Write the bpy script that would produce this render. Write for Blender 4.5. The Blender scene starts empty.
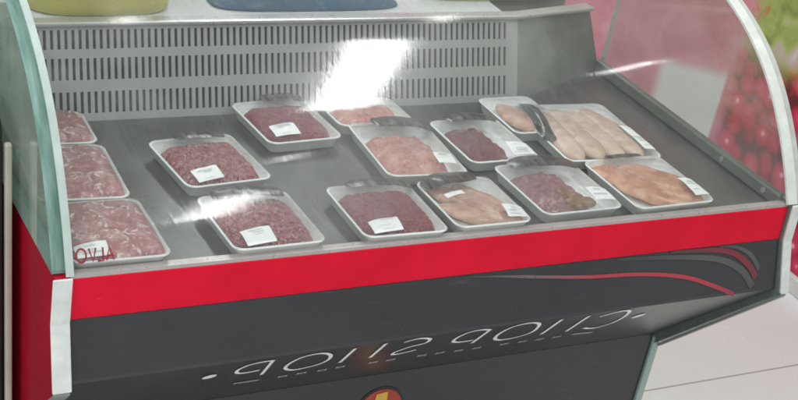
import bpy, math, random
from mathutils import Vector, Matrix, noise
random.seed(7)
S = bpy.context.scene
COL = S.collection
V = Vector

# ------------------------------------------------------------------ helpers
def link(name, me, mats, parent=None, smooth=False):
    o = bpy.data.objects.new(name, me)
    COL.objects.link(o)
    for m in (mats if isinstance(mats, (list, tuple)) else [mats]):
        me.materials.append(m)
    if smooth:
        for p in me.polygons: p.use_smooth = True
    if parent: o.parent = parent
    return o

class MB:
    """collects geometry that becomes ONE mesh object"""
    def __init__(s): s.v = []; s.f = []; s.m = []
    def add(s, vs, fs, mi=0):
        b = len(s.v); s.v += [tuple(p) for p in vs]
        for f in fs: s.f.append(tuple(i + b for i in f)); s.m.append(mi)
    def box(s, x0, x1, y0, y1, z0, z1, mi=0):
        vs = [(x, y, z) for x in (x0, x1) for y in (y0, y1) for z in (z0, z1)]
        s.add(vs, [(0,1,3,2),(4,6,7,5),(0,4,5,1),(2,3,7,6),(0,2,6,4),(1,5,7,3)], mi)
    def prism(s, prof, x0, x1, mi=0, closed=True):
        """profile of (y,z) extruded along x"""
        n = len(prof)
        vs = [(x0, y, z) for y, z in prof] + [(x1, y, z) for y, z in prof]
        fs = [(i, (i+1) % n, n+(i+1) % n, n+i) for i in range(n if closed else n-1)]
        if closed: fs += [tuple(range(n-1, -1, -1)), tuple(range(n, 2*n))]
        s.add(vs, fs, mi)
    def poly(s, pts, z0, z1, mi=0):
        n = len(pts)
        vs = [(x, y, z0) for x, y in pts] + [(x, y, z1) for x, y in pts]
        fs = [(i, (i+1) % n, n+(i+1) % n, n+i) for i in range(n)]
        fs += [tuple(range(n-1, -1, -1)), tuple(range(n, 2*n))]
        s.add(vs, fs, mi)
    def rings(s, rings, mi=0, cap0=False, cap1=False):
        n = len(rings[0]); vs = [p for r in rings for p in r]; fs = []
        for k in range(len(rings)-1):
            for i in range(n):
                j = (i+1) % n
                fs.append((k*n+i, k*n+j, (k+1)*n+j, (k+1)*n+i))
        if cap0: fs.append(tuple(range(n-1, -1, -1)))
        if cap1: fs.append(tuple((len(rings)-1)*n + i for i in range(n)))
        s.add(vs, fs, mi)
    def tube(s, pts, r, seg=5, mi=0, taper=True):
        rr = []
        n = len(pts)
        for k, p in enumerate(pts):
            p = V(p); a = V(pts[max(k-1, 0)]); b = V(pts[min(k+1, n-1)])
            d = (b-a).normalized()
            u = d.cross(V((0, 0, 1)))
            if u.length < 1e-3: u = V((1, 0, 0))
            u.normalize(); w = u.cross(d)
            q = r*(0.6 if taper and k in (0, n-1) else 1)
            rr.append([p + (u*math.cos(t) + w*math.sin(t))*q for t in [2*math.pi*i/seg for i in range(seg)]])
        s.rings(rr, mi, True, True)
    def grid(s, fn, nu, nv, mi=0):
        vs = [fn(-1+2*i/nu, -1+2*j/nv) for j in range(nv+1) for i in range(nu+1)]
        w = nu+1
        s.add(vs, [(j*w+i, j*w+i+1, (j+1)*w+i+1, (j+1)*w+i) for j in range(nv) for i in range(nu)], mi)
    def build(s, name, mats, parent=None, smooth=False):
        me = bpy.data.meshes.new(name); me.from_pydata(s.v, [], s.f)
        o = link(name, me, mats, parent, smooth)
        for p, m in zip(me.polygons, s.m): p.material_index = m
        me.update()
        return o

def bevel(o, w=.002, seg=2):
    m = o.modifiers.new('bevel', 'BEVEL'); m.width = w; m.segments = seg; m.limit_method = 'ANGLE'; m.angle_limit = math.radians(35)
    return o

def thing(name, label, cat, loc=(0, 0, 0), rz=0, group=None):
    o = bpy.data.objects.new(name, None); COL.objects.link(o)
    o.empty_display_size = .05
    o.location = loc; o.rotation_euler = (0, 0, rz)
    o['label'] = label; o['category'] = cat
    if group: o['group'] = group
    return o
def tag(o, label, cat, group=None):
    o['label'] = label; o['category'] = cat
    if group: o['group'] = group
    return o

# ------------------------------------------------------------------ materials
class N:
    def __init__(s, name):
        s.m = bpy.data.materials.new(name); s.m.use_nodes = True
        s.t = s.m.node_tree; s.t.nodes.clear()
        s.out = s.n('ShaderNodeOutputMaterial')
    def n(s, t, **k):
        x = s.t.nodes.new(t)
        for a, b in k.items(): setattr(x, a, b)
        return x
    def l(s, a, b): s.t.links.new(a, b)
    def set(s, sock, v):
        if hasattr(v, 'is_output'): s.l(v, sock)
        else: sock.default_value = v
    def coord(s, scale=(1, 1, 1), kind='Object'):
        c = s.n('ShaderNodeTexCoord'); mp = s.n('ShaderNodeMapping'); s.l(c.outputs[kind], mp.inputs[0]); mp.inputs['Scale'].default_value = scale
        return mp.outputs[0]
    def noise(s, vec, scale, detail=4, rough=.55, dist=0):
        x = s.n('ShaderNodeTexNoise'); s.l(vec, x.inputs['Vector']); x.inputs['Scale'].default_value = scale
        x.inputs['Detail'].default_value = detail; x.inputs['Roughness'].default_value = rough; x.inputs['Distortion'].default_value = dist
        return x.outputs['Fac']
    def voro(s, vec, scale, feat='F1', out='Distance', rnd=1):
        x = s.n('ShaderNodeTexVoronoi'); x.feature = feat; s.l(vec, x.inputs['Vector']); x.inputs['Scale'].default_value = scale
        x.inputs['Randomness'].default_value = rnd
        return x.outputs[out]
    def ramp(s, f, stops, interp='LINEAR'):
        x = s.n('ShaderNodeValToRGB'); s.l(f, x.inputs[0]); e = x.color_ramp.elements; x.color_ramp.interpolation = interp
        while len(e) < len(stops): e.new(.5)
        for i, (p, c) in enumerate(stops):
            e[i].position = p; e[i].color = (*c, 1) if len(c) == 3 else c
        return x.outputs[0]
    def mix(s, f, a, b, mode='MIX'):
        x = s.n('ShaderNodeMix'); x.data_type = 'RGBA'; x.blend_type = mode
        s.set(x.inputs[0], f)
        for k, v in ((6, a), (7, b)):
            if isinstance(v, tuple) and len(v) == 3: v = (*v, 1)
            s.set(x.inputs[k], v)
        return x.outputs[2]
    def math(s, op, a, b=0.0, c=None):
        x = s.n('ShaderNodeMath'); x.operation = op; s.set(x.inputs[0], a); s.set(x.inputs[1], b)
        if c is not None: s.set(x.inputs[2], c)
        return x.outputs[0]
    def step(s, v, lo, hi):
        x = s.n('ShaderNodeMapRange'); x.interpolation_type = 'SMOOTHSTEP'; s.set(x.inputs[0], v)
        x.inputs[1].default_value = lo; x.inputs[2].default_value = hi
        return x.outputs[0]
    def bump(s, h, strength, dist=.001):
        x = s.n('ShaderNodeBump'); s.l(h, x.inputs['Height']); x.inputs['Strength'].default_value = strength; x.inputs['Distance'].default_value = dist
        return x.outputs[0]
    def bsdf(s, col, rough=.5, metal=0, spec=.5, normal=None, coat=0, sss=0, sssr=(.6, .25, .15)):
        b = s.n('ShaderNodeBsdfPrincipled')
        if isinstance(col, tuple): col = (*col, 1)[:4]
        s.set(b.inputs['Base Color'], col); s.set(b.inputs['Roughness'], rough); s.set(b.inputs['Metallic'], metal)
        b.inputs['Specular IOR Level'].default_value = spec
        b.inputs['Coat Weight'].default_value = coat; b.inputs['Coat Roughness'].default_value = .08
        if sss:
            b.inputs['Subsurface Weight'].default_value = sss; b.inputs['Subsurface Radius'].default_value = sssr; b.inputs['Subsurface Scale'].default_value = .004
        if normal is not None: s.l(normal, b.inputs['Normal'])
        return b.outputs[0]
    def schlick(s, f0=.04, normal=None):
        x = s.n('ShaderNodeLayerWeight'); x.inputs[0].default_value = .5
        if normal is not None: s.l(normal, x.inputs['Normal'])
        return s.math('MULTIPLY_ADD', s.math('POWER', x.outputs['Facing'], 5.0), 1-f0, f0)
    def done(s, sh): s.l(sh, s.out.inputs[0]); return s.m

def worn(name, col, rough=.4, metal=0, var=.12, scale=14, coat=0, bump=.05, spec=.5):
    m = N(name); c = m.coord()
    f = m.noise(c, scale, 6, .65); g = m.noise(c, scale*7, 3)
    lo = tuple(x*(1-var) for x in col); hi = tuple(min(1, x*(1+var)) for x in col)
    cc = m.ramp(f, [(.3, lo), (.7, hi)])
    r = m.math('ADD', m.math('MULTIPLY', g, .18), rough-.09)
    return m.done(m.bsdf(cc, r, metal, spec, m.bump(f, bump), coat))

def red_mat():
    m = N('red_vinyl'); c = m.coord()
    f = m.noise(c, 9, 6, .65); g = m.noise(m.coord((1, 9, 9)), 26, 5, .7, .4)
    col = m.ramp(f, [(.3, (.66, .003, .026)), (.7, (.80, .004, .034))])
    col = m.mix(m.math('MULTIPLY', m.step(g, .71, .78), .55), col, (.80, .45, .47))
    r = m.math('ADD', m.math('MULTIPLY', m.noise(m.coord((1, 4, 4)), 14, 5, .7), .35), .16)
    return m.done(m.bsdf(col, r, 0, .16, m.bump(m.noise(c, 6, 3), .12, .004)))
RED = red_mat()
DRED = worn('dark_red_laminate', (.36, .006, .024), .42, var=.08, spec=.25)
TRIM = worn('pale_aluminium_trim', (.72, .76, .74), .45, .15, var=.12, scale=30)
WHITEP = worn('off_white_paint', (.62, .63, .61), .4)
CABBLACK = worn('black_laminate', (.012, .012, .013), .4)
DARKIN = worn('dark_duct_interior', (.05, .053, .05), .7)
GREYP = worn('grey_painted_metal', (.34, .35, .335), .38, .1, var=.06, scale=9)
GREYD = worn('grey_plain_panel', (.17, .18, .165), .42, .1, var=.16, scale=5)
LEDGE = worn('brushed_ledge_metal', (.55, .56, .55), .3, .6, var=.1, scale=12)
WORKTOP = worn('pale_worktop', (.55, .57, .58), .3, var=.06)
LETTER = worn('white_lettering', (.90, .91, .90), .5, var=.03)
FAINT = worn('faint_grey_lettering', (.45, .455, .45), .5, var=.15, scale=200)
def stripe_mat(name, col, a=.4, b=.85, start=None):
    m = N(name); c = m.n('ShaderNodeTexCoord'); sx = m.n('ShaderNodeSeparateXYZ'); m.l(c.outputs['Generated'], sx.inputs[0])
    p = (.052, .053, .056)
    mid = tuple(x*.45+y*.55 for x, y in zip(p, col))
    f = m.noise(m.coord(), 60, 4)
    cc = m.ramp(sx.outputs[0], [(0, start or p), (a, col), (b, col), (1, mid)])
    return m.done(m.bsdf(m.mix(m.math('MULTIPLY', f, .3), cc, p), .36, 0, .5))
SW_PINK = stripe_mat('pink_red_stripe', (.50, .05, .08), .30, start=(.20, .15, .155))
SW_GREYA = stripe_mat('grey_lead_stripe', (.20, .15, .155), .9, .95)
SW_GREY = stripe_mat('grey_stripe', (.115, .112, .113), .6, .75)
SW_DRED = stripe_mat('dark_red_stripe', (.24, .03, .05), .5, .8)
STRIPG = worn('pale_green_edge_strip', (.36, .47, .43), .25, var=.1)
INK = worn('dark_red_ink', (.27, .015, .03), .5)
PRINT = worn('grey_label_print', (.52, .56, .58), .6)
PAPER = worn('white_label_paper', (.84, .85, .85), .5, var=.03)
BLUEP = worn('blue_plastic', (.06, .115, .18), .25, var=.3, scale=8)
YELP = worn('yellow_plastic', (.50, .45, .09), .3, var=.15, scale=10)
PALEY = worn('pale_yellow_plastic', (.56, .58, .33), .3, var=.1)
EM_RED = worn('emblem_red', (.42, .045, .02), .35)
EM_YEL = worn('emblem_yellow', (.75, .47, .06), .35)
EM_DARK = worn('emblem_dark_ring', (.02, .018, .03), .35)

def black_panel(name, base):
    m = N(name); c = m.coord((1, 1, 1))
    f = m.noise(c, 5, 6, .6); g = m.noise(m.coord((3, 30, 30)), 6, 5, .7)
    col = m.mix(m.step(g, .55, .85), m.ramp(f, [(.3, tuple(x*.86 for x in base)), (.7, tuple(x*1.15 for x in base))]), tuple(min(1, x*1.7) for x in base))
    sc = m.step(m.noise(m.coord((1, 2.5, 2.5)), 19, 6, .75, 1.2), .60, .72)
    col = m.mix(m.math('MULTIPLY', sc, .22), col, (.16, .16, .165))
    return m.done(m.bsdf(col, m.math('ADD', m.math('MULTIPLY', f, .2), .20), 0, .55, m.bump(f, .04)))
BLACK = black_panel('charcoal_vinyl', (.040, .041, .045))
BLACKB = black_panel('charcoal_base_vinyl', (.030, .031, .034))

def deck_mat():
    m = N('stainless_deck'); c = m.coord()
    f = m.noise(c, 7, 6, .65); st = m.noise(m.coord((1.5, 60, 1)), 5, 4)
    col = m.ramp(f, [(.3, (.095, .10, .097)), (.72, (.155, .162, .157))])
    dr = m.step(m.noise(m.coord((26, 1.2, 1)), 3.2, 5, .6, .3), .56, .72)
    col = m.mix(m.math('MULTIPLY', dr, .35), col, (.26, .27, .265))
    col = m.mix(m.math('MULTIPLY', m.step(m.noise(c, 34, 5, .7, .6), .60, .72), .4), col, (.22, .225, .22))
    smear = m.step(m.noise(c, 6, 3, .6, .4), .45, .8)
    r = m.math('ADD', m.math('MULTIPLY', f, .2), .2)
    r = m.math('ADD', r, m.math('MULTIPLY', smear, .15))
    return m.done(m.bsdf(col, r, .55, .5, m.bump(st, .03)))
DECK = deck_mat()

def glass_mat(name, tint, refl=1.0, haze=0.0, fog=None, ior=1.5, rough=0.0, fogc=(.8, .82, .82)):
    m = N(name); c = m.coord()
    fr = m.schlick()
    tr = m.n('ShaderNodeBsdfTransparent'); tr.inputs[0].default_value = (*tint, 1)
    gl = m.n('ShaderNodeBsdfGlossy'); gl.inputs['Roughness'].default_value = rough; gl.inputs[0].default_value = (1, 1, 1, 1)
    df = m.n('ShaderNodeBsdfDiffuse'); df.inputs[0].default_value = (*fogc, 1)
    tl = m.n('ShaderNodeBsdfTranslucent'); tl.inputs[0].default_value = (*fogc, 1)
    ds = m.n('ShaderNodeMixShader'); ds.inputs[0].default_value = .5; m.l(df.outputs[0], ds.inputs[1]); m.l(tl.outputs[0], ds.inputs[2])
    a = m.n('ShaderNodeMixShader'); m.l(tr.outputs[0], a.inputs[1]); m.l(ds.outputs[0], a.inputs[2])
    if fog:
        f = m.step(m.noise(c, fog[0], 6, .65, .6), fog[1], fog[2])
        m.set(a.inputs[0], m.math('ADD', m.math('MULTIPLY', f, fog[3]), haze))
    else: a.inputs[0].default_value = haze
    b = m.n('ShaderNodeMixShader'); m.l(a.outputs[0], b.inputs[1]); m.l(gl.outputs[0], b.inputs[2])
    m.set(b.inputs[0], m.math('MULTIPLY', fr, refl))
    return m.done(b.outputs[0])
def smudged_glass():
    m = N('smudged_front_glass'); c = m.coord()
    fr = m.schlick()
    rot = m.n('ShaderNodeMapping'); m.l(c, rot.inputs[0]); rot.inputs['Rotation'].default_value = (0, .5, 0)
    stv = m.n('ShaderNodeMapping'); m.l(rot.outputs[0], stv.inputs[0]); stv.inputs['Scale'].default_value = (60, 9, 9)
    streak = m.noise(stv.outputs[0], 3.2, 5, .65, .5)
    film_ = m.noise(c, 9, 6, .7, .8)
    dirt = m.step(m.math('ADD', m.math('MULTIPLY', streak, .5), m.math('MULTIPLY', film_, .5)), .42, .66)
    bp = m.bump(streak, .10, .0006)
    tr = m.n('ShaderNodeBsdfTransparent'); tr.inputs[0].default_value = (.97, .985, .98, 1)
    sharp = m.n('ShaderNodeBsdfGlossy'); sharp.inputs['Roughness'].default_value = .01; m.l(bp, sharp.inputs['Normal'])
    soft = m.n('ShaderNodeBsdfGlossy'); soft.inputs['Roughness'].default_value = .22
    broad = m.n('ShaderNodeBsdfGlossy'); broad.inputs['Roughness'].default_value = .10; m.l(bp, broad.inputs['Normal'])
    g1 = m.n('ShaderNodeMixShader'); m.set(g1.inputs[0], m.math('MULTIPLY_ADD', dirt, .55, .12)); m.l(sharp.outputs[0], g1.inputs[1]); m.l(broad.outputs[0], g1.inputs[2])
    g2 = m.n('ShaderNodeMixShader'); g2.inputs[0].default_value = .22; m.l(g1.outputs[0], g2.inputs[1]); m.l(soft.outputs[0], g2.inputs[2])
    df = m.n('ShaderNodeBsdfDiffuse'); df.inputs[0].default_value = (.8, .82, .82, 1)
    tl = m.n('ShaderNodeBsdfTranslucent'); tl.inputs[0].default_value = (.8, .82, .82, 1)
    ds = m.n('ShaderNodeMixShader'); ds.inputs[0].default_value = .5; m.l(df.outputs[0], ds.inputs[1]); m.l(tl.outputs[0], ds.inputs[2])
    a = m.n('ShaderNodeMixShader'); m.l(tr.outputs[0], a.inputs[1]); m.l(ds.outputs[0], a.inputs[2])
    fog = m.step(m.noise(c, 4.2, 5, .6, .5), .48, .78)
    m.set(a.inputs[0], m.math('ADD', m.math('MULTIPLY', fog, .09), m.math('MULTIPLY_ADD', dirt, .035, .010)))
    b = m.n('ShaderNodeMixShader'); m.l(a.outputs[0], b.inputs[1]); m.l(g2.outputs[0], b.inputs[2]); m.set(b.inputs[0], fr)
    return m.done(b.outputs[0])
FGLASS = smudged_glass()
SGLASS = glass_mat('green_tinted_side_glass', (.84, .92, .885), 1.0, .40, (6, .4, .75, .25), fogc=(.52, .63, .57))
RGLASS = glass_mat('clear_side_glass', (.95, .97, .96), 1.0, .05, (5, .45, .8, .10))
def glass_edge():
    m = N('green_glass_edge'); c = m.coord((20, 3, 3)); f = m.noise(c, 4, 4)
    return m.done(m.bsdf(m.ramp(f, [(.3, (.09, .20, .17)), (.7, (.27, .41, .365))]), .15, 0, .6))
GEDGE = glass_edge()
PEDGE = worn('pale_glass_rim', (.47, .56, .53), .2, var=.12, scale=20)
CLEARTRIM = worn('milky_plastic_rim', (.50, .53, .51), .25, var=.18, scale=25)

def film_mat(name='cling_film', haze=.02, streaks=0):
    m = N(name); c = m.coord()
    w = m.math('ADD', m.noise(m.coord((1, 1, 1)), 48, 4, .6, 1.6), m.math('MULTIPLY', m.noise(m.coord((2.2, .7, 1)), 120, 3, .6, 2.5), .7))
    bp = m.bump(w, .8, .0026)
    fr = m.schlick(.05, bp)
    tr = m.n('ShaderNodeBsdfTransparent'); tr.inputs[0].default_value = (.96, .965, .965, 1)
    df = m.n('ShaderNodeBsdfDiffuse'); df.inputs[0].default_value = (.8, .8, .8, 1)
    gl = m.n('ShaderNodeBsdfGlossy'); gl.inputs['Roughness'].default_value = .04; m.l(bp, gl.inputs['Normal'])
    a = m.n('ShaderNodeMixShader'); m.set(a.inputs[0], m.math('ADD', haze, m.math('MULTIPLY', m.step(m.noise(m.coord((1.4, .8, 1)), 42, 5, .65, 2.2), .54, .66), streaks))); m.l(tr.outputs[0], a.inputs[1]); m.l(df.outputs[0], a.inputs[2])
    b = m.n('ShaderNodeMixShader'); m.l(a.outputs[0], b.inputs[1]); m.l(gl.outputs[0], b.inputs[2])
    m.set(b.inputs[0], m.math('MINIMUM', m.math('MULTIPLY', fr, 1.1), 1.0))
    return m.done(b.outputs[0])
FILM = film_mat()
FILMC = film_mat('cloudy_cling_film', .04, .22)

def foam_mat():
    m = N('white_foam'); c = m.coord()
    f = m.voro(c, 420); g = m.noise(c, 40, 4)
    return m.done(m.bsdf(m.ramp(g, [(.3, (.82, .84, .83)), (.7, (.88, .89, .88))]), .5, 0, .4, m.bump(f, .12, .0006), sss=.15, sssr=(1, 1, 1)))
FOAM = foam_mat()

def meat_mat(name, stops, scale=60, fat=None, rough=.24, bumpd=.0012):
    m = N(name); c = m.coord()
    f = m.noise(c, scale, 6, .62, .8)
    col = m.ramp(f, stops)
    if fat: col = m.mix(m.step(m.noise(c, fat[0], 5, .6, 2.0), fat[1], fat[1]+.08), col, fat[2])
    g = m.noise(c, 260, 4, .6)
    return m.done(m.bsdf(col, rough, 0, .5, m.bump(g, .35, bumpd), sss=.25))
MINCE = meat_mat('minced_beef', [(.27, (.10, .012, .020)), (.5, (.31, .055, .072)), (.73, (.56, .24, .25))], 150, (230, .57, (.78, .58, .55)))
MINCE2 = meat_mat('fine_red_mince', [(.25, (.13, .012, .026)), (.55, (.31, .050, .075)), (.8, (.48, .17, .19))], 150, (170, .64, (.55, .36, .37)))
CHICK = meat_mat('raw_chicken_breast', [(.28, (.42, .20, .14)), (.5, (.62, .38, .28)), (.75, (.76, .56, .46))], 34, (35, .62, (.78, .66, .58)))
CHICKO = meat_mat('orange_chicken_breast', [(.28, (.38, .13, .07)), (.5, (.64, .31, .19)), (.75, (.78, .52, .38))], 34, (40, .64, (.76, .60, .50)))
PALE = meat_mat('pale_chicken_fillet', [(.28, (.52, .34, .27)), (.5, (.70, .53, .43)), (.75, (.80, .68, .59))], 26, (30, .66, (.80, .72, .65)))
PINK = meat_mat('pink_poultry', [(.25, (.40, .12, .11)), (.5, (.60, .27, .23)), (.8, (.76, .50, .42))], 40, (50, .60, (.80, .64, .56)))
DARKM = meat_mat('dark_red_beef', [(.25, (.07, .012, .018)), (.5, (.17, .035, .045)), (.8, (.34, .12, .13))], 60, (65, .63, (.52, .36, .36)))
OFFAL = meat_mat('purple_offal', [(.25, (.12, .03, .045)), (.5, (.29, .11, .13)), (.78, (.50, .30, .30))], 70, (75, .59, (.66, .52, .49)))
OFFY = meat_mat('yellow_brown_offal', [(.3, (.10, .035, .02)), (.52, (.27, .13, .05)), (.72, (.48, .34, .16))], 95)
SLICED = meat_mat('sliced_pale_pork', [(.27, (.26, .06, .075)), (.5, (.45, .17, .175)), (.75, (.64, .42, .40))], 45, (48, .55, (.80, .69, .66)))

def floor_mat():
    m = N('white_floor_tiles'); c = m.coord()
    sx = m.n('ShaderNodeSeparateXYZ'); m.l(c, sx.inputs[0])
    def line(v, off):
        f = m.math('FRACT', m.math('DIVIDE', m.math('SUBTRACT', v, off), .6))
        return m.math('LESS_THAN', m.math('MINIMUM', f, m.math('SUBTRACT', 1.0, f)), .004)
    g = m.math('MAXIMUM', line(sx.outputs[1], .54), line(m.math('MULTIPLY', sx.outputs[0], .3), .30))
    f = m.noise(c, 3, 6, .6)
    col = m.mix(g, m.ramp(f, [(.3, (.75, .785, .78)), (.7, (.81, .835, .83))]), (.40, .39, .38))
    return m.done(m.bsdf(col, m.math('ADD', m.math('MULTIPLY', f, .15), .18), 0, .5))
FLOOR = floor_mat()

def print_mat():
    """printed wall: raspberries and leaves, a pale pink field and a white patch"""
    m = N('fruit_print'); c = m.coord()
    wob = m.n('ShaderNodeTexNoise'); m.l(c, wob.inputs['Vector']); wob.inputs['Scale'].default_value = 7; wob.inputs['Detail'].default_value = 3
    add = m.n('ShaderNodeVectorMath'); add.operation = 'MULTIPLY_ADD'; m.l(wob.outputs['Color'], add.inputs[0]); add.inputs[1].default_value = (.16, .16, .16); m.l(c, add.inputs[2])
    sx = m.n('ShaderNodeSeparateXYZ'); m.l(add.outputs[0], sx.inputs[0])
    y = m.math('SUBTRACT', sx.outputs[1], .08); z = m.math('SUBTRACT', sx.outputs[2], .08)
    sc = m.n('ShaderNodeSeparateXYZ'); m.l(c, sc.inputs[0]); yc = sc.outputs[1]; zc = sc.outputs[2]
    vd = m.voro(c, 17, rnd=.85)
    berry = m.ramp(vd, [(.06, (.85, .36, .44)), (.17, (.62, .035, .11)), (.5, (.44, .008, .042)), (.72, (.12, .002, .010))])
    big = m.noise(c, 5, 3)
    berry = m.mix(m.step(big, .50, .66), berry, m.mix(.45, berry, (.74, .26, .34)))
    leafn = m.noise(m.coord((1, 1.6, .8)), 6.5, 3, .5, 1.0)
    leaf = m.ramp(leafn, [(.28, (.10, .10, .04)), (.42, (.22, .27, .06)), (.56, (.36, .42, .12)), (.64, (.48, .38, .34)), (.72, (.58, .50, .50))])
    pink = m.ramp(m.noise(c, 4, 5, .6, .8), [(.3, (.44, .09, .14)), (.55, (.56, .18, .23)), (.8, (.64, .31, .35))])
    col = m.mix(m.step(z, -.36, -.26), berry, leaf)
    orange = m.math('MULTIPLY', m.step(m.noise(c, 9, 2), .62, .68), m.step(z, -.4, -.3))
    col = m.mix(orange, col, (.48, .12, .03))
    blush = m.mix(m.step(m.noise(c, 8, 3), .45, .65), (.45, .10, .14), (.60, .33, .32))
    ym = m.step(y, 1.24, 1.34)
    col = m.mix(ym, col, pink)
    wm = m.math('MULTIPLY', m.math('MULTIPLY', m.math('MULTIPLY', m.step(yc, 1.335, 1.35), m.math('SUBTRACT', 1.0, m.step(yc, 1.60, 1.66))), m.math('SUBTRACT', 1.0, m.step(m.math('SUBTRACT', zc, m.math('MULTIPLY', yc, -.28)), -.055, -.005))), 1.0)
    col = m.mix(wm, col, (.66, .64, .62))
    return m.done(m.bsdf(col, .35, 0, .4))
PRINTWALL = print_mat()

# ------------------------------------------------------------------ setting
mb = MB(); mb.box(-6, 8, -6, 8, -.90, -.85)
fl = mb.build('floor', FLOOR); fl['kind'] = 'structure'

pw = thing('printed_wall', 'red raspberry and leaf printed wall behind the right end of the case', 'wall', (2.45, 1.5, -.85))
pwm = Matrix.Translation((2.45, 1.5, -.85))
mb = MB(); mb.box(2.40, 2.50, -.8, 5.0, -.80, 1.6)
o = mb.build('printed_panel', PRINTWALL); o.parent = pw; o.matrix_parent_inverse = pwm.inverted()
mb = MB(); mb.box(2.385, 2.50, -.8, 5.0, -.85, -.8)
o = bevel(mb.build('skirting', WHITEP), .004); o.parent = pw; o.matrix_parent_inverse = pwm.inverted()

# neighbouring dark cabinet beyond the left end
cab = thing('dark_cabinet', 'black cabinet with pale metal corner beside the left end of the case', 'cabinet', (0, 0, 0))
cpf = [(-.034, -.85), (.184, .10), (.196, .135), (.225, .152), (.60, .152), (.60, -.85)]
mb = MB(); mb.prism(cpf, -.60, -.0475)
bevel(mb.build('cabinet_body', CABBLACK, cab), .008, 3)
mb = MB(); mb.prism([(-.0385, -.85), (.182, .110), (.192, .110), (-.0285, -.85)], -.0470, -.0365)
bevel(mb.build('corner_trim', worn('beige_metal_trim', (.45, .42, .36), .4, .2), cab), .003)

# ------------------------------------------------------------------ display case
L = 1.3
case = thing('display_case', 'red and charcoal refrigerated meat counter with curved glass front', 'display case')
ZD = -.010
YC, ZC = -.0356, -.1542
UY, UZ = (.2195+.0356)/.36831, (-.4198+.1542)/.36831
FY, FZ = (-.0356+.005)/.0990, (-.1542+.06)/.0990
def under(x, t, off=.0015): return V((x, YC+UY*t + UZ*off, ZC+UZ*t - UY*off))
def front(x, t, off=.0015): return V((x, -.005+FY*t + FZ*off, -.06+FZ*t - FY*off))

# deck
mb = MB(); mb.box(.002, L-.002, .004, .62, ZD-.02, ZD)
mb.build('deck', DECK, case)

# perforated back panel: solid strips and bars between the slots
SL = .4
def bk(x, z, d=0): return V((x, .475+SL*(z-ZD) + d*.93, z - d*.37))
mb = MB()
rows = [(.002, .035), (.053, .086), (.100, .129)]
GX0, GX1 = .004, 1.02
def slab(x0, x1, z0, z1):
    vs = [bk(x0, z0), bk(x1, z0), bk(x1, z1), bk(x0, z1), bk(x0, z0, .004), bk(x1, z0, .004), bk(x1, z1, .004), bk(x0, z1, .004)]
    mb.add(vs, [(0,1,2,3),(5,4,7,6),(0,4,5,1),(3,2,6,7),(0,3,7,4),(1,5,6,2)])
zz = ZD
for (a, b) in rows: slab(GX0, GX1, zz, a); zz = b
slab(GX0, GX1, zz, .134)
P = .01183; x0 = .018; n = int((1.008-x0)/P)
for (a, b) in rows:
    slab(GX0, x0, a, b)
    for i in range(n):
        slab(x0+i*P+.0052, x0+(i+1)*P, a, b)
    slab(x0+n*P, GX1, a, b)
gp = mb.build('slotted_back_panel', GREYP, case)
mb = MB()
for i in range(1):
    vs = [bk(GX0, ZD+.001, .025), bk(GX1, ZD+.001, .025), bk(GX1, .132, .025), bk(GX0, .132, .025)]
    vs += [v + V((0, .06, 0)) for v in vs]
    mb.add(vs, [(0,1,2,3),(5,4,7,6),(0,4,5,1),(3,2,6,7),(0,3,7,4),(1,5,6,2)])
mb.build('air_duct', DARKIN, case)
# plain angled panel to the right of the slots
mb = MB()
A = V((1.0205, .475, ZD)); B = V((1.298, .598, ZD)); Cc = V((1.215, .568, .133)); D = V((1.0205, .533, .133))
def pb(u, v):
    a, b = (u+1)/2, (v+1)/2
    return (A*(1-a)+B*a)*(1-b) + (D*(1-a)+Cc*a)*b
mb.grid(pb, 16, 16); mb.grid(lambda u, v: pb(u, v) + V((.004, .012, 0)), 16, 16)
mb.build('plain_back_panel', GREYD, case, True)
# ledge
mb = MB(); mb.poly([(.0, .527), (1.02, .527), (1.220, .563), (1.218, .590), (1.02, .5525), (0, .5525)], .1345, .1435)
bevel(mb.build('top_ledge', LEDGE, case), .0035, 3)

# glass profile
GP = [(0, 0), (.012, .025), (.03, .053), (.048, .08), (.066, .104), (.086, .130), (.108, .154), (.133, .179), (.162, .203), (.195, .225), (.23, .244), (.27, .262), (.315, .279), (.365, .292), (.42, .300), (.48, .305), (.55, .306)]
def smoothprof(P, k=3):
    out = []
    for i in range(len(P)-1):
        p0 = V(P[max(i-1, 0)]); p1 = V(P[i]); p2 = V(P[i+1]); p3 = V(P[min(i+2, len(P)-1)])
        for j in range(k):
            t = j/k
            out.append(.5*((2*p1)+(p2-p0)*t+(2*p0-5*p1+4*p2-p3)*t*t+(3*p1-p0-3*p2+p3)*t**3))
    out.append(V(P[-1])); return [(q[0], q[1]) for q in out]
def fairprof(P, it=6):
    P = [V(p) for p in P]
    for _ in range(it):
        P = [P[0]] + [(P[i-1]+2*P[i]+P[i+1])/4 for i in range(1, len(P)-1)] + [P[-1]]
    return [(p[0], p[1]) for p in P]
GPS = fairprof(smoothprof(GP, 3), 30)
def offprof(P, d):
    out = []
    for i, (y, z) in enumerate(P):
        a = V(P[max(i-1, 0)]); b = V(P[min(i+1, len(P)-1)]); t = (b-a).normalized()
        out.append((y - t[1]*d, z + t[0]*d))
    return out
inner = GPS; outer = offprof(GPS, .005)
mb = MB(); pf = outer + inner[::-1]; mb.prism(pf, .001, L-.001, closed=False)
for xx in (.001, L-.001):          # polished ends of the pane, unshared so that they do not bend the shading
    mb.add([(xx, y, z) for y, z in pf], [tuple(range(len(pf)))])
mb.add([(xx, y, z) for xx in (.001, L-.001) for y, z in (outer[0], inner[0])], [(0, 1, 3, 2)])
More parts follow.
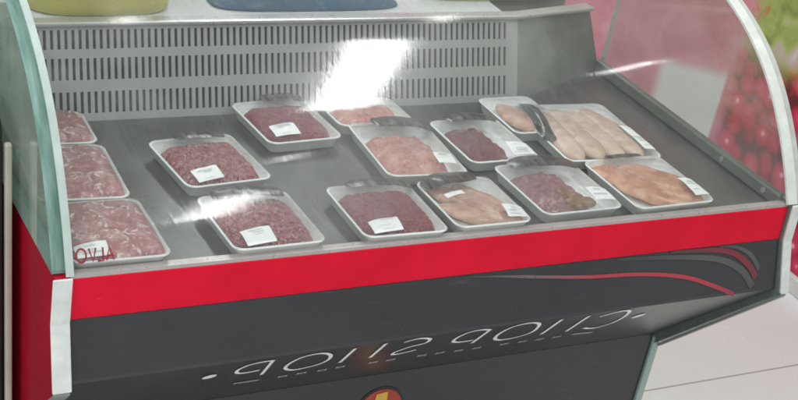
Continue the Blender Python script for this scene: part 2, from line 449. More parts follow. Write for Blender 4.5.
# the two long edges of the pane get the pale rim material
fg = mb.build('front_glass', [FGLASS, PEDGE], case, True)
for p in fg.data.polygons:
    if len(p.vertices) > 4: p.material_index = 1; p.use_smooth = False
# side glass panes (with green polished edges)
def side_glass(x0, x1, mat, edge):
    prof = [(y, z) for y, z in inner[1:]] + [(.60, .300), (.60, .004), (.004, .004)]
    mb = MB(); n = len(prof)
    mb.add([(x0, y, z) for y, z in prof], [tuple(range(n))], 0)
    mb.add([(x1, y, z) for y, z in prof], [tuple(range(n))], 0)
    vs = [(x0, y, z) for y, z in prof] + [(x1, y, z) for y, z in prof]
    mb.add(vs, [(i, (i+1) % n, n+(i+1) % n, n+i) for i in range(n)], 1)
    return mb.build('side_glass', [mat, edge], case)
lg = side_glass(-.024, -.001, SGLASS, GEDGE)
rg = side_glass(L+.001, L+.012, RGLASS, CLEARTRIM)
# edge rims that follow the curve
def rim(x0, x1, d0, d1, mat, parent, name='edge_rim'):
    mb = MB(); mb.prism(offprof(GPS, d1) + offprof(GPS, d0)[::-1], x0, x1)
    return mb.build(name, mat, parent, False)
rim(-.007, .004, .0052, .0075, PEDGE, lg)
rim(L-.008, L+.014, .0052, .010, TRIM, rg)
rim(L+.0125, L+.030, -.006, .006, CLEARTRIM, rg)
# bottom rails of the side panes
def rail(x0, x1, parent):
    mb = MB(); mb.box(x0, x1, .012, .60, ZD+.001, .014)
    o = bevel(mb.build('glass_rail', GREYD, parent), .003)
    for y in (.05, .17):
        mb = MB(); xx = x0-.0005 if x0 > .5 else x1+.0005
        mb.tube([(xx-.002, y, .004), (xx+.002, y, .004)], .005, 12, taper=False)
        mb.build('screw', GREYP, parent)
rail(L-.016, L-.002, rg)
rail(.002, .012, lg)

# red band, charcoal front, sloping underside, base
mb = MB(); mb.prism([(-.004, -.003), (-.008, -.066), (.01, -.066), (.01, -.003)], .0005, L-.0005)
bevel(mb.build('red_band', RED, case), .002, 3)
mb = MB(); mb.prism([(-.002, -.0028), (.012, -.0028), (.012, .003), (-.002, .003)], .001, L-.001)
mb.build('glass_channel', worn('pale_channel', (.50, .45, .44), .3, .3), case)
mb = MB()
def fp(t): p = front(0, t, 0); return (p.y, p.z)
def up(t): p = under(0, t, 0); return (p.y, p.z)
cre = [fp(.094), (YC+.0006, ZC-.0005), up(.005)]
mb.prism([fp(.0065), *cre[:2], (.05, ZC-.0005), (.05, -.067)], .001, L-.001)
fpan = mb.build('front_panel', BLACK, case)
mb = MB()
mb.prism([(YC+.0006, ZC-.0006), up(.005), up(.368), (.236, -.42), (.236, -.38), (.06, ZC-.0006)], .001, L-.001)
upan = mb.build('sloping_panel', BLACK, case)
mb = MB(); mb.box(.001, L-.001, .2195, .60, -.85, -.4205)
bpan = mb.build('base_panel', BLACKB, case)
mb = MB(); mb.box(L-.001, L+.016, .213, .60, -.85, -.425)
bevel(mb.build('base_edge_strip', STRIPG, bpan), .002)

# end panels with pale trims
pr = [(-.008, .002), (-.012, -.066), (YC-.010, ZC-.004), (YC-.004, ZC-.011), (.213, -.439), (.24, -.46), (.24, -.85), (.62, -.85), (.62, .002)]
def end_panel(x0, x1, mat):
    mb = MB(); mb.prism(pr, x0, x1)
    return mb.build('side_panel', mat, case)
lp = end_panel(-.022, -.0005, DRED)
rp = end_panel(L+.0005, L+.020, worn('dark_end_laminate', (.13, .16, .15), .25))
def end_trim(x0, x1, parent, d, foot):
    def off(P, d): return [(y - d, z) for y, z in P]
    fr = [(-.008, .003), (-.012, -.066), (YC-.010, ZC-.003)]
    fr2 = [(y-d, z) for y, z in fr]
    mb = MB(); mb.prism(fr2 + fr[::-1], x0, x1)
    bevel(mb.build('end_trim', TRIM, parent), .0015)
    a = [(YC-.010, ZC-.0045), (YC-.005, ZC-.0115), (.211, -.4405)]
    b = [(y-d*.6, z-d*.6) for y, z in a]
    mb = MB(); mb.prism(a + b[::-1], x0+foot, x1-foot)
    mb.build('lower_trim', worn('grey_lower_trim', (.30, .33, .32), .4, .2), parent)
end_trim(-.026, .0012, lp, .004, .002)
end_trim(L+.003, L+.022, rp, .006, .0045)

# decals on the panels ------------------------------------------------
def catmull(P, k=8, closed=False):
    n = len(P); out = []
    rng = range(n if closed else n-1)
    for i in rng:
        g = (lambda j: P[j % n]) if closed else (lambda j: P[min(max(j, 0), n-1)])
        p0, p1, p2, p3 = [V((*g(i+d), 0)) for d in (-1, 0, 1, 2)]
        for j in range(k):
            t = j/k
            out.append(.5*((2*p1)+(p2-p0)*t+(2*p0-5*p1+4*p2-p3)*t*t+(3*p1-p0-3*p2+p3)*t**3))
    if not closed: out.append(V((*P[-1], 0)))
    return [(q[0], q[1]) for q in out]
def ribbon(mb, P, wx, wt, surf, closed=False, wfun=None, off=.0012):
    n = len(P); Lv = []; Rv = []
    for i, (x, t) in enumerate(P):
        a = P[(i-1) % n] if closed else P[max(i-1, 0)]
        b = P[(i+1) % n] if closed else P[min(i+1, n-1)]
        dx, dt = b[0]-a[0], b[1]-a[1]; l = math.hypot(dx, dt) or 1
        k = wfun(i/(n-1)) if wfun else 1
        nx, nt = -dt/l*wx/2*k, dx/l*wt/2*k
        Lv.append(surf(x+nx, t+nt, off)); Rv.append(surf(x-nx, t-nt, off))
    fs = [(i, (i+1) % n, n+(i+1) % n, n+i) for i in range(n if closed else n-1)]
    mb.add(Lv+Rv, fs)
def letter(paths, name='letter', mat=None, surf=under, wx=.0056, wt=.0100, parent=None):
    mb = MB()
    for P, cl, sm in paths:
        ribbon(mb, catmull(P, 8, cl) if sm else P, wx, wt, surf, cl, off=.0012+.0002*len(mb.f)/40)
    return mb.build(name, mat or LETTER, parent or upan)
letter([([(.3184, .0233), (.3514, .1554)], 0, 0), ([(.3184, .0245), (.2990, .026), (.2838, .040), (.2798, .072), (.2900, .102), (.3065, .111), (.3276, .1044)], 0, 1)])
letter([([(.3776, .1181), (.3950, .145), (.4134, .1541), (.4379, .1367), (.4440, .105), (.4339, .0663), (.4150, .034), (.3918, .0186), (.3710, .032), (.3680, .075)], 1, 1)])
letter([([(.4543, .0171), (.486, .1454)], 0, 0), ([(.5049, .0102), (.5379, .1381)], 0, 0)])
letter([([(.5431, .023), (.5614, .006), (.5911, .0250), (.6021, .0621), (.5834, .0797), (.5741, .1155), (.5786, .1353), (.5930, .1413), (.617, .1226)], 0, 1)])
letter([([(.6992, .0142), (.7331, .1359)], 0, 0), ([(.6992, .0155), (.6765, .004), (.6585, .012), (.6560, .045), (.6680, .085), (.6900, .104), (.7168, .1040)], 0, 1)])
letter([([(.7661, .1123), (.7850, .138), (.8044, .1485), (.8300, .139), (.8370, .105), (.817, .0523), (.7950, .018), (.7696, .0022), (.7460, .015), (.7480, .062)], 1, 1)])
letter([([(.8384, .011), (.8839, .1492)], 0, 0), ([(.8959, .0135), (.942, .1559)], 0, 0)])
letter([([(.9351, .0386), (.9588, .0113), (.9850, .020), (1.0140, .075), (1.0273, .130), (1.0160, .162), (.9950, .160), (.9734, .1441)], 0, 1)])
def disc(mb, x, t, rx, rt, surf, off=.0012, n=20):
    mb.add([surf(x+rx*math.cos(2*math.pi*i/n), t+rt*math.sin(2*math.pi*i/n), off) for i in range(n)], [tuple(range(n))])
for x, t in ((.2438, .1006), (1.0573, .092)):
    mb = MB(); disc(mb, x, t, .0105, .017, under); mb.build('dot', LETTER, upan)
for P in ([(.3256, .2134), (.3698, .2119)], [(.9871, .2046), (1.0398, .2151)]):
    letter([(P, 0, 0)], 'dash', FAINT, wt=.011)
for x, t in [(.4101, .2098), (.4415, .2031), (.4792, .2035), (.5099, .1966), (.572, .1968), (.6056, .1969), (.6674, .1987), (.7031, .198), (.7439, .2036), (.7816, .2045), (.8382, .2038), (.8786, .2054), (.9165, .2071), (.9549, .209)]:
    w = .0075
    letter([([(x-w, t-.008), (x-w*.4, t+.009)], 0, 0), ([(x, t-.007), (x+.002, t+.009)], 0, 0), ([(x+w*.6, t-.009), (x+w*1.2, t+.008)], 0, 0)], 'small_letter', FAINT, wx=.0038, wt=.007)
def swoosh(P, w, mat, wf, off):
    mb = MB(); ribbon(mb, catmull(P, 8), w, w, front, False, wf, off); mb.build('stripe', mat, fpan)
swoosh([(.6289, .009), (.70, .015), (.7746, .0232)], .006, SW_GREYA, lambda s: .15+.85*s, .0010)
swoosh([(.7746, .0232), (.88, .034), (.993, .0408), (1.0881, .0557), (1.1555, .0789), (1.2018, .0985)], .0085, SW_PINK, lambda s: .6+.4*s, .0013)
swoosh([(.9371, .010), (1.01, .014), (1.0847, .020), (1.1598, .0307), (1.2129, .0538), (1.2446, .0882)], .012, SW_GREY, lambda s: .4+.8*s, .0010)
swoosh([(1.05, .0085), (1.11, .0105), (1.1609, .0145), (1.2004, .0259), (1.235, .0518), (1.2507, .073)], .010, SW_DRED, lambda s: .5+.9*s, .0016)
swoosh([(1.16, .0085), (1.20, .0125), (1.235, .030), (1.257, .058)], .010, SW_GREY, lambda s: .4+.6*s, .0012)

# round emblem on the base
def base(x, t, off=.0015): return V((x, .2195-off, -.42-t))
mb = MB()
def ed(rx, mi, off, n=40, cx=.684, ct=.080):
    b = len(mb.f); disc(mb, cx, ct, rx, rx, base, off, n); mb.m[b:] = [mi]*(len(mb.f)-b)
ed(.050, 2, .0012); ed(.045, 0, .0020)
b = len(mb.f); mb.add([base(.671, .044, .003), base(.694, .041, .003), base(.697, .085, .003), base(.668, .085, .003)], [(0, 1, 2, 3)]); mb.m[b:] = [1]
mb.build('emblem', [EM_RED, EM_YEL, EM_DARK], bpan)

# mirrored red letters on the front glass, lower left
gy, gz = outer[4][0]-outer[0][0], outer[4][1]-outer[0][1]; gl_ = math.hypot(gy, gz); gy /= gl_; gz /= gl_
def gls(x, t, off=.0006): return V((x, outer[0][0]+gy*t - gz*off, outer[0][1]+gz*t + gy*off))
kw = dict(name='letter', mat=INK, surf=gls, wx=.0026, wt=.0032, parent=fg)
T0, T1 = .018, .036
letter([([(.0095+.0068*math.cos(a)+.0065, .027+.0092*math.sin(a)) for a in [2*math.pi*i/18 for i in range(18)]], 1, 0)], **kw)
letter([([(.0268, T1), (.0320, T0), (.0368, T1)], 0, 0)], **kw)
letter([([(.0465, T1), (.0465, T0), (.0385, T0)], 0, 0)], **kw)
letter([([(.0510, T0), (.0560, T1), (.0615, T0)], 0, 0), ([(.0530, T0+.006), (.0592, T0+.006)], 0, 0)], **kw)

# ------------------------------------------------------------------ trays of meat
GROUP = 'film wrapped foam trays of meat'
def rrect(w, d, r, z, seg=6, dx=0):
    pts = []
    for cx, cy, a0 in ((w/2-r, d/2-r, 0), (-w/2+r, d/2-r, 90), (-w/2+r, -d/2+r, 180), (w/2-r, -d/2+r, 270)):
        for i in range(seg+1):
            a = math.radians(a0+90*i/seg); pts.append((cx+r*math.cos(a), cy+r*math.sin(a), z))
    return pts
RIM = .0235
def foam_tray(w, d, root):
    mb = MB(); prof = [(.011, 0), (.009, .002), (.003, .0195), (.0005, .0212), (0, .0224), (.001, RIM), (.0034, RIM), (.0048, .0218), (.0105, .007), (.014, .005)]
    mb.rings([rrect(w-2*i, d-2*i, max(.005, .017-i*.5), z) for i, z in prof], 0, True, True)
    return mb.build('foam_tray', FOAM, root, True)
def sq(u, v, w, d, k=.13):
    return u*w/2*math.sqrt(1-k*v*v*abs(v)*.5), v*d/2*math.sqrt(1-k*u*u*abs(u)*.5)
def film(w, d, bulge, root, seed, wr=.0014, back=0, mat=None):
    off = V((seed*3.1, seed*1.7, 0))
    def fn(u, v):
        x, y = sq(u, v, w-.0005, d-.0005)
        g = (1-u**4)*(1-v**4)
        e = min(1, 3*(1-max(abs(u), abs(v))))
        n = noise.noise(V((x*60, y*25, 0))+off)*.6 + noise.noise(V((x*30+y*50, x*20-y*30, 3))+off)
        r = abs(noise.noise(V((x*40-y*15, y*40, 7))+off))
        z = RIM+.0006 + bulge*g*(1+back*max(0, v)) + wr*e*(n - .8*r)
        return (x, y, max(z, RIM+.0004))
    mb = MB(); mb.grid(fn, 56, 56)
    # the film folds down over the rim
    def at(k, N_=56):
        pass
    o = mb.build('cling_film', mat or FILM, root, True)
    return o, fn
def reflection_mat():  # dark stripes in the colour paint the back panel slots mirrored in the film
    m = N('painted_slot_reflection'); c = m.coord()
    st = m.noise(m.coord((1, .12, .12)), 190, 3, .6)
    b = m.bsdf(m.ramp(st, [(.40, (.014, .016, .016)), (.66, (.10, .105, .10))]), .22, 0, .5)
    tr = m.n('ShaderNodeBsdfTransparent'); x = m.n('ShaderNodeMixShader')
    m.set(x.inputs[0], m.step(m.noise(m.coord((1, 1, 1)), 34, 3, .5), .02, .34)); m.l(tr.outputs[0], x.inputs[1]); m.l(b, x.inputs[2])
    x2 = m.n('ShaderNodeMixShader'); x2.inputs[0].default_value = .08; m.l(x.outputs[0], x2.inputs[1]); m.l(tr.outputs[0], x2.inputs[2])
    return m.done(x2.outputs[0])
SLOTREFL = reflection_mat()
def reflection_strip(fn, w, d, root, P, width, h, tp=.35):
    """a dark strip arching over the tray that paints the slots mirrored in the film; P = points (u, v), width across"""
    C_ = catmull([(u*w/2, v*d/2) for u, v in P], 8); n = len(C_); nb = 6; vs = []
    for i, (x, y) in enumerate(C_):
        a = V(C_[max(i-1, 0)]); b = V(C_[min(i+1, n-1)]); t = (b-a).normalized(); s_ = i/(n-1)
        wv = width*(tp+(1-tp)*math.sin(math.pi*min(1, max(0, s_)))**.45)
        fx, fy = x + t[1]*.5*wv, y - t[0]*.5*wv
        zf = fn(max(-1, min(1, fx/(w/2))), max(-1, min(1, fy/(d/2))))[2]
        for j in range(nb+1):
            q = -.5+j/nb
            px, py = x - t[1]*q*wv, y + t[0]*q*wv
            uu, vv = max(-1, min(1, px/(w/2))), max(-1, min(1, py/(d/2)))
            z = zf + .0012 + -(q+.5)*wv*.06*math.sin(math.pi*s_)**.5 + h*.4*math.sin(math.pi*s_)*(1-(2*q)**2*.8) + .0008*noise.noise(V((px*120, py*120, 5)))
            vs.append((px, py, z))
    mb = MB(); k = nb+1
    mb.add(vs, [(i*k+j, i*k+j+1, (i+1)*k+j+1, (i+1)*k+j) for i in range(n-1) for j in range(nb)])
    return mb.build('reflection_strip', SLOTREFL, root, True)
def chunks(name, w, d, bulge, root, seed, mat, uc, vc, cell=.026, amp=.006):
    """a packed heap of cut pieces under the film"""
    off = V((seed*.37, seed*.91, 0)); W, D_ = w-.016, d-.016
    def fn(u, v):
        u2 = (uc[0]+uc[1])/2+u*(uc[1]-uc[0])/2; v2 = (vc[0]+vc[1])/2+v*(vc[1]-vc[0])/2
        wob = noise.noise(V((u*2.2, v*2.2, seed)))*.10*(1-abs(u)*.2)
        if abs(u) > .85 or abs(v) > .85: u2 += wob*.5; v2 += wob*.6
        x, y = sq(u2, v2, W, D_, .2)
        q = max(0, 1-abs(u)**4)*max(0, 1-abs(v)**4)
        p = V((x/cell + .5*noise.noise(V((x*60, y*60, 2))+off), y/cell*1.25+ .5*noise.noise(V((x*60, y*60, 9))+off), 0))+off
        ds, pts = noise.voronoi(p)
        e = min(1, (ds[1]-ds[0])*2.2)**.55
        tone = noise.noise(V(pts[0])*7.3)
        z = .006 + (RIM-.013)*min(1, 2.5*q) + (bulge-.004)*q + amp*(e-.55)*min(1, 3*q) + .004*tone*min(1, 2*q) + .0014*noise.noise(V((x*110, y*110, 0))+off)
        return (x, y, max(.0055, z))
    mb = MB(); mb.grid(fn, 90, 90)
    return mb.build(name, mat, root, True)
def price_label(u, v, lw, ld, ang, fn, root, w, d, lift=.0006):
    """a small printed paper sticker lying on the film"""
    mb = MB(); c, s = math.cos(ang), math.sin(ang)
    inv = lambda x, y: (x/(w/2), y/(d/2))
    def pt(a, b, h):
        x = u*w/2 + (a*c - b*s); y = v*d/2 + (a*s + b*c)
        uu, vv = inv(x, y); uu = max(-1, min(1, uu)); vv = max(-1, min(1, vv))
        return (x, y, fn(uu, vv)[2] + h)
    nx, ny = 6, 5
    vs = [pt(-lw/2+lw*i/nx, -ld/2+ld*j/ny, lift+.0012) for j in range(ny+1) for i in range(nx+1)]
    mb.add(vs, [(j*(nx+1)+i, j*(nx+1)+i+1, (j+1)*(nx+1)+i+1, (j+1)*(nx+1)+i) for j in range(ny) for i in range(nx)], 0)
    lr = random.Random(int(lw*9e5+u*977+w*3e5))
    ang_ = lr.uniform(-.04, .04)
    for b0, a0, a1, hh in [(q_+lr.uniform(-.03, .03), lr.uniform(-.42, -.1), lr.uniform(.0, .40), lr.choice((.015, .02, .03, .06))) for q_ in lr.sample((-.33, -.2, -.05, .1, .24, .36), lr.choice((3, 4)))]:
        P = [(lw*(a0+(a1-a0)*k/4), ld*b0) for k in range(5)]
        vs = [pt(a, b-ld*hh, lift+.0017) for a, b in P] + [pt(a, b+ld*hh, lift+.0017) for a, b in P]
        mb.add(vs, [(k, k+1, 5+k+1, 5+k) for k in range(4)], 1)
    return mb.build('price_label', [PAPER, PRINT], root)
def mince(w, d, bulge, root, seed, mat, n=700, uc=(-.93, .93), vc=(-.93, .78), r0=.0021):
    rnd = random.Random(seed); off = V((seed*2.3, seed, 0))
    W, D_ = w-.014, d-.014
    def h(u, v):
        cu, cv = (uc[0]+uc[1])/2, (vc[0]+vc[1])/2; su, sv = (uc[1]-uc[0])/2, (vc[1]-vc[0])/2
        a = (u-cu)/su; b = (v-cv)/sv
        q = max(0, 1-abs(a)**5)*max(0, 1-abs(b)**5)
        return .005 + (RIM-.0035-.005)*min(1, 2.2*q) + (bulge-.006)*q + .0018*noise.noise(V((u*5, v*5, 1))+off)*q
    mb = MB()
    def fn(u, v):
        u2 = (uc[0]+uc[1])/2+u*(uc[1]-uc[0])/2; v2 = (vc[0]+vc[1])/2+v*(vc[1]-vc[0])/2
        x, y = sq(u2, v2, W, D_, .2)
        return (x, y, h(u2, v2)-.001 + .0012*noise.noise(V((x*330, y*330, 0))+off))
    mb.grid(fn, 64, 64)
    for _ in range(n):
        u = rnd.uniform(*uc)*.97; v = rnd.uniform(*vc)*.97; a = rnd.uniform(0, 6.28); k = rnd.uniform(-.6, .6)
        P = []; x, y = u*W/2, v*D_/2; st = rnd.uniform(.002, .0034)
        for i in range(6):
            uu, vv = x/(W/2), y/(D_/2)
            if not (uc[0] < uu < uc[1] and vc[0] < vv < vc[1]): break
            P.append((x, y, h(uu, vv) + .0005*math.sin(i*1.3+a) + rnd.uniform(-.0003, .0006)))
            x += math.cos(a)*st; y += math.sin(a)*st; a += k
        if len(P) >= 3: mb.tube(P, r0*rnd.uniform(.75, 1.2), 6)
    return mb.build('minced_meat', mat, root, True)
def piece(name, cx, cy, ln, wd, ht, ang, root, mat, seed, z0=.006, bend=.0, tip=.45, groove=0):
    """one lump or fillet: a lofted, bent, uneven body with tapered ends"""
    mb = MB(); off = V((seed*1.9, seed*.7, seed)); c, s = math.cos(ang), math.sin(ang); R = []; ns, nr = 22, 20
    for k in range(ns+1):
        t = -1+2*k/ns
        e = max(0.02, 1-abs(t)**2.6)**.5 * (1-tip*.5*(t+1)*.6)
        ring = []
        for i in range(nr):
            a = 2*math.pi*i/nr; ca, sa = math.cos(a), math.sin(a)
            px = t*ln/2; py = wd/2*e*math.copysign(abs(ca)**.85, ca) + bend*(1-t*t); pz = ht/2*e*math.copysign(abs(sa)**.85, sa)
            q = V((px*22, py*30, pz*30))+off
            dd = 1+.20*noise.noise(q)+.08*noise.noise(q*3)
            py *= dd; pz *= dd
            if groove and sa > 0: pz -= groove*math.exp(-(py/(wd*.09))**2)*e
            ring.append((cx+px*c-py*s, cy+px*s+py*c, z0+ht/2+pz))
        R.append(ring)
    mb.rings(R, 0, True, True)
    return mb.build(name, mat, root, True)
def slices(w, d, bulge, root, seed, mat):
    off = V((seed*2.1, seed, 0)); W, D_ = w-.006, d-.008
    def fn(u, v):
        x, y = sq(u, v, W, D_, .16)
        q = (1-u**6)*(1-v**6)
        ph = (v*1.0+.35*u+.25*noise.noise(V((u*2, v*2, 0))+off))*3.2
        saw = (ph-math.floor(ph))
        return (x, y, RIM-.008+.007*min(1, 4*q) + (bulge-.004)*q + .0038*saw*q + .0016*noise.noise(V((x*70, y*70, 0))+off))
    mb = MB(); mb.grid(fn, 60, 60)
    return mb.build('sliced_meat', mat, root, True)
def package(label, cx, cy, w, d, rot, bulge, seed, z=ZD+.0006, back=0, **kw_):
    r = thing('meat_tray', label, 'meat tray', (cx, cy, z), math.radians(rot), GROUP)
    foam_tray(w, d, r)
    f, fn = film(w, d, bulge, r, seed, back=back, **kw_)
    return r, fn

# mince trays
for (lab, cx, cy, w, d, rot, seed, mat, lp_, refl_strip) in (
    ('coarse mince tray alone in the second row, right of the sliced meat packs', .306, .276, .149, .160, 5, 1, MINCE, (-.45, -.74, .045, .028, .10), ([(-.50, .76), (.1, .79), (.70, .68)], .026, .004)),
    ('wrapped mince tray standing furthest back, touching the slotted panel under its bottom row', .493, .397, .142, .158, 4, 2, MINCE2, (-.45, -.66, .046, .030, .0), ([(-.25, .78), (.3, .78), (.85, .62)], .036, .010)),
    ('mince tray at the front red band, beside the empty deck right of the red letters', .314, .084, .150, .160, 1, 3, MINCE, (-.42, -.76, .047, .030, .06), ([(-.75, .74), (.0, .78), (.80, .64)], .038, .012)),
    ('front tray of smooth dark red mince between the pale chicken and the empty deck', .527, .082, .148, .160, -1, 4, MINCE2, (-.45, -.78, .050, .026, .05), ([(-.60, .80), (.2, .80), (.95, .64)], .028, .006))):
    r, fn = package(lab, cx, cy, w, d, rot, .013, seed)
    mince(w, d, .013, r, seed, mat, 760 if mat is MINCE else 900, r0=.0024 if mat is MINCE else .0016)
    price_label(lp_[0], lp_[1], lp_[2], lp_[3], lp_[4], fn, r, w, d)
    reflection_strip(fn, w, d, r, *refl_strip)

# long tray of pink poultry
w, d = .150, .195
r, fn = package('long tray of pink poultry pieces in the second row, behind the beige chicken tray', .664, .272, w, d, -4, .013, 5)
chunks('poultry_pieces', w, d, .013, r, 5, PINK, (-.90, .78), (-.95, .60), .040, .007)
price_label(.55, -.62, .034, .03, 0, fn, r, w, d)
reflection_strip(fn, w, d, r, [(-.50, .74), (.2, .77), (.95, .56)], .044, .012)
# tray behind it
w, d = .150, .100
r, fn = package('short tray of pinkish meat against the slotted panel, behind the long pink poultry tray', .655, .415, w, d, 2, .012, 6)
chunks('pink_meat_pieces', w, d, .012, r, 6, PINK, (-.9, .9), (-.9, .8), .034, .006)
# beige chicken, front
w, d = .142, .152
r, fn = package('front tray of beige chicken fillets, third tray from the right along the red band', .687, .082, w, d, 0, .014, 7)
for i, (u, v, l, wd_, a) in enumerate(((-.28, .35, .10, .055, 2.2), (.28, .18, .11, .055, 2.0), (-.35, -.28, .09, .052, 2.4), (.22, -.50, .10, .050, 2.7), (.05, -.05, .11, .046, 2.1))):
    piece('chicken_fillet', u*w/2, v*d/2, l, wd_, .021, a, r, CHICK, 80+i, z0=.004+.006*(i == 4)+.002*(i % 2), groove=.003)
price_label(.62, -.72, .038, .028, -.05, fn, r, w, d)
price_label(-.52, .05, .034, .012, .1, fn, r, w, d)
reflection_strip(fn, w, d, r, [(-.98, .60), (-.35, .72), (.45, .74)], .040, .010)
# dark beef, second row
w, d = .143, .162
r, fn = package('second row tray of dark red beef chunks with a bare white right side', .826, .285, w, d, 1, .013, 8)
chunks('beef_chunks', w, d, .013, r, 8, DARKM, (-.93, .34), (-.93, .74), .028, .006)
price_label(.55, -.70, .046, .034, 0, fn, r, w, d)
reflection_strip(fn, w, d, r, [(-.60, .78), (.1, .80), (.78, .64)], .034, .010)
# offal, front
w, d = .162, .172
r, fn = package('front tray of purple and yellowish offal with an empty white right corner', .868, .106, w, d, 1, .014, 9)
chunks('offal_pieces', w, d, .013, r, 9, OFFAL, (-.93, .42), (-.93, .76), .026, .007)
for i, (u, v) in enumerate(((.10, -.50), (-.10, -.70), (.22, -.70), (-.08, -.30))):
    piece('yellow_offal_piece', u*w/2, v*d/2, .034, .028, .015, .5+i*1.3, r, OFFY, 130+i, z0=.0165, groove=.003)
price_label(.62, -.62, .044, .034, 0, fn, r, w, d)
reflection_strip(fn, w, d, r, [(-.75, .74), (.05, .76), (.88, .55)], .044, .012)
# pale tray behind, half hidden
w, d = .118, .148
r, fn = package('small tray with a pale pink cut, half hidden left of the large fillet tray', .962, .372, w, d, 0, .012, 10)
for i, (u, v, a) in enumerate(((-.1, .2, 2.0), (.25, -.1, 1.9), (-.25, -.35, 2.2))):
    piece('meat_piece', u*w/2, v*d/2, .085, .05, .022, a, r, CHICK, 150+i, z0=.005+.002*(i % 3))
# big pale fillets
w, d = .205, .225
r, fn = package('large white tray of four long pale chicken fillets lying side by side', 1.052, .292, w, d, -3, .013, 11, back=.1)
for i, u in enumerate((-.62, -.24, .15, .53)):
    piece('chicken_fillet', u*w/2, -.004, .196, .057, .025, 1.57+.04*(i-1.5), r, PALE, 160+i, z0=.006+.002*(i % 2), tip=.15)
price_label(.80, -.42, .028, .085, .05, fn, r, w, d)
reflection_strip(fn, w, d, r, [(-.66, 1.0), (-.78, .35), (-.92, -.32)], .034, .034, .92)
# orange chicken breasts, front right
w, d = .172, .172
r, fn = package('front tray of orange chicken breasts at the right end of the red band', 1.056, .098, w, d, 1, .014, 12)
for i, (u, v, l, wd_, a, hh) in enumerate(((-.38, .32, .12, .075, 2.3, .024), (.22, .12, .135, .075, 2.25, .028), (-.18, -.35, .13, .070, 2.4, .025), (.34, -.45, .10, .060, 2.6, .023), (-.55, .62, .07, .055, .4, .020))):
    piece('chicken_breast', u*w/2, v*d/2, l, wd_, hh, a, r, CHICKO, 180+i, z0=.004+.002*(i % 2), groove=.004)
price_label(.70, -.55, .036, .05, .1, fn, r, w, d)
reflection_strip(fn, w, d, r, [(-.45, .92), (.0, .93), (.45, .90)], .014, .003)
# sliced packs along the left glass
for lab, cx, cy, w, d, rot, seed in (
    ('front pack of sliced pale meat in the left corner behind the red letters', .078, .092, .146, .166, -1, 13),
    ('middle pack of sliced pale meat along the left glass, between two like it', .080, .266, .140, .172, -3, 14),
    ('rear pack of sliced pale meat in the left corner under the slots', .085, .412, .136, .112, -2, 15)):
    r, fn = package(lab, cx, cy, w, d, rot, .016, seed, mat=FILMC, wr=.0026)
    slices(w, d, .014, r, seed, SLICED)
    if seed == 13: price_label(-.55, -.80, .045, .024, 0, fn, r, w, d)

# ------------------------------------------------------------------ rear counter and the things on it
rc = thing('rear_counter', 'pale service counter behind the slotted panel', 'counter', (0, 0, 0))
mb = MB(); mb.box(-.5, 1.0, .553, 1.25, .1344, .140)
mb.box(1.0, 1.24, .63, 1.25, .1344, .140); bevel(mb.build('counter_top', WORKTOP, rc), .004)
mb = MB(); mb.box(-.45, 1.22, .66, 1.2, -.85, .1335)
mb.build('counter_body', WHITEP, rc)
def dish(name, label, x0, x1, y, dep, h, mat, prof, z=.1404):
    cx = (x0+x1)/2; rx = (x1-x0)/2
    mb = MB(); R = []
    n = 64
    for r_, zz in prof:
        pw_ = lambda q: math.copysign(abs(q)**.55, q)
        R.append([(rx*r_*pw_(math.cos(2*math.pi*i/n)), dep*r_*pw_(math.sin(2*math.pi*i/n)), h*zz) for i in range(n)])
    mb.rings(R, 0, True, True)
    o = mb.build(name, mat, None, True); o.location = (cx, y, z)
    return tag(o, label, name.split('_')[-1])
dish('yellow_tub', 'rounded yellow plastic tub on the rear counter at left', .085, .342, .652, .097, .10, YELP, [(.95, 0), (.99, .04), (1, .2), (1.0, .5), (1.03, .94), (1.04, 1), (.98, 1), (.95, .5), (.9, .1)])
dish('blue_dish', 'upturned shallow blue dish on the rear counter', .42, .785, .612, .044, .06, BLUEP, [(1, 0), (1.02, .04), (1.0, .1), (.85, .30), (.66, .60), (.48, .92), (.45, 1.0)])
dish('pale_yellow_tray', 'pale yellow plastic tray on the rear counter at right', .86, 1.22, .635, .03, .03, PALEY, [(.9, 0), (.98, .3), (1.03, .9), (1.05, 1), (.98, 1), (.92, .4)])

# ------------------------------------------------------------------ light
w = bpy.data.worlds.new('World'); S.world = w; w.use_nodes = True
t = w.node_tree; t.nodes.clear()
out = t.nodes.new('ShaderNodeOutputWorld'); bg = t.nodes.new('ShaderNodeBackground'); tc = t.nodes.new('ShaderNodeTexCoord'); sp = t.nodes.new('ShaderNodeSeparateXYZ'); rp_ = t.nodes.new('ShaderNodeValToRGB'); mr = t.nodes.new('ShaderNodeMapRange')
t.links.new(tc.outputs['Generated'], sp.inputs[0]); t.links.new(sp.outputs[2], mr.inputs[0]); mr.inputs[1].default_value = -1; mr.inputs[2].default_value = 1
t.links.new(mr.outputs[0], rp_.inputs[0]); e = rp_.color_ramp.elements
e[0].position = .45; e[0].color = (.62, .62, .62, 1); e[1].position = .72; e[1].color = (.86, .88, .89, 1)
t.links.new(rp_.outputs[0], bg.inputs[0]); bg.inputs[1].default_value = .46; t.links.new(bg.outputs[0], out.inputs[0])
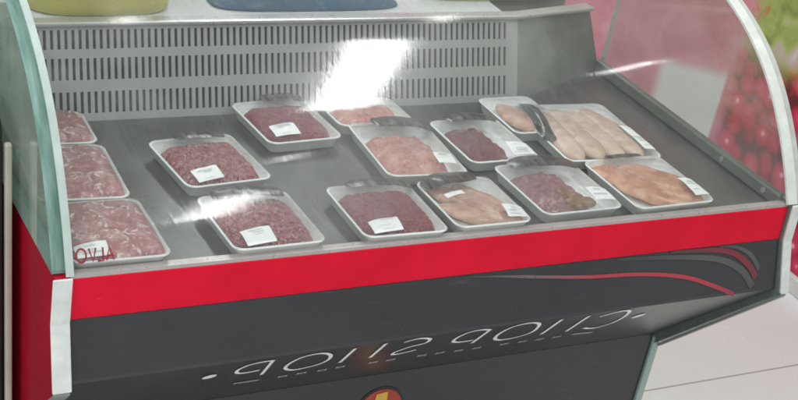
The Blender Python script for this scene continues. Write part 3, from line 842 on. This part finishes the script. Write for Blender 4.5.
def ceiling_or_fill_lamp(x, y, ln, wd, rad, rz=0):
    l = bpy.data.lights.new('ceiling_or_fill_lamp', 'AREA'); l.shape = 'RECTANGLE'; l.size = wd; l.size_y = ln
    l.energy = rad*math.pi*wd*ln; l.color = (1, .995, .985)
    o = bpy.data.objects.new('ceiling_or_fill_lamp', l); COL.objects.link(o); o.location = (x, y, 1.9); o.rotation_euler = (0, 0, rz)
ceiling_or_fill_lamp(1.415, .235, .56, .195, 22, -.12)
ceiling_or_fill_lamp(1.380, -.335, .57, .195, 22, .0)
ceiling_or_fill_lamp(1.43, 2.3, 1.12, .20, 18)
ceiling_or_fill_lamp(1.43, 4.5, 1.12, .20, 18)
for x, y in ((3.9, 2.4), (4.2, .0)):  # unseen lamps added to brighten the floor at right
    ceiling_or_fill_lamp(x, y, 1.12, .30, 20)
ceiling_or_fill_lamp(2.34, -.10, .28, .05, 16, -.78)
ceiling_or_fill_lamp(1.72, .86, .10, .07, 14)
ceiling_or_fill_lamp(.75, .93, .09, .07, 14)
ceiling_or_fill_lamp(1.46, -2.42, .55, .17, 20)
ceiling_or_fill_lamp(1.42, -1.46, .12, .07, 12)
for x in (-.80, -2.6):  # unseen fill lamps, added to light the deck and the front panel
    for y in (1.75, -.06, -1.9, -3.7):
        ceiling_or_fill_lamp(x, y, 1.12, .22, 18)
# ------------------------------------------------------------------ camera
cam = bpy.data.cameras.new('camera'); co = bpy.data.objects.new('camera', cam); COL.objects.link(co)
r_ = V((0.872378, -0.454884, 0.178988)); u_ = V((0.073204, 0.483596, 0.872225)); f_ = V((0.483319, 0.747807, -0.455178))
M = Matrix((( r_.x, u_.x, -f_.x, -.567013), (r_.y, u_.y, -f_.y, -1.640863), (r_.z, u_.z, -f_.z, 1.076041), (0, 0, 0, 1)))
co.matrix_world = M
cam.sensor_width = 36; cam.lens = 1475.065/798*36; cam.clip_end = 200; cam.clip_start = .01
S.camera = co
S.render.resolution_x = 1024; S.render.resolution_y = 513
S.render.engine = 'CYCLES'
S.cycles.transparent_max_bounces = 32; S.cycles.max_bounces = 12; S.cycles.filter_width = 1.8
S.view_settings.view_transform = 'Standard'; S.view_settings.look = 'None'; S.view_settings.exposure = .26; S.view_settings.gamma = 1
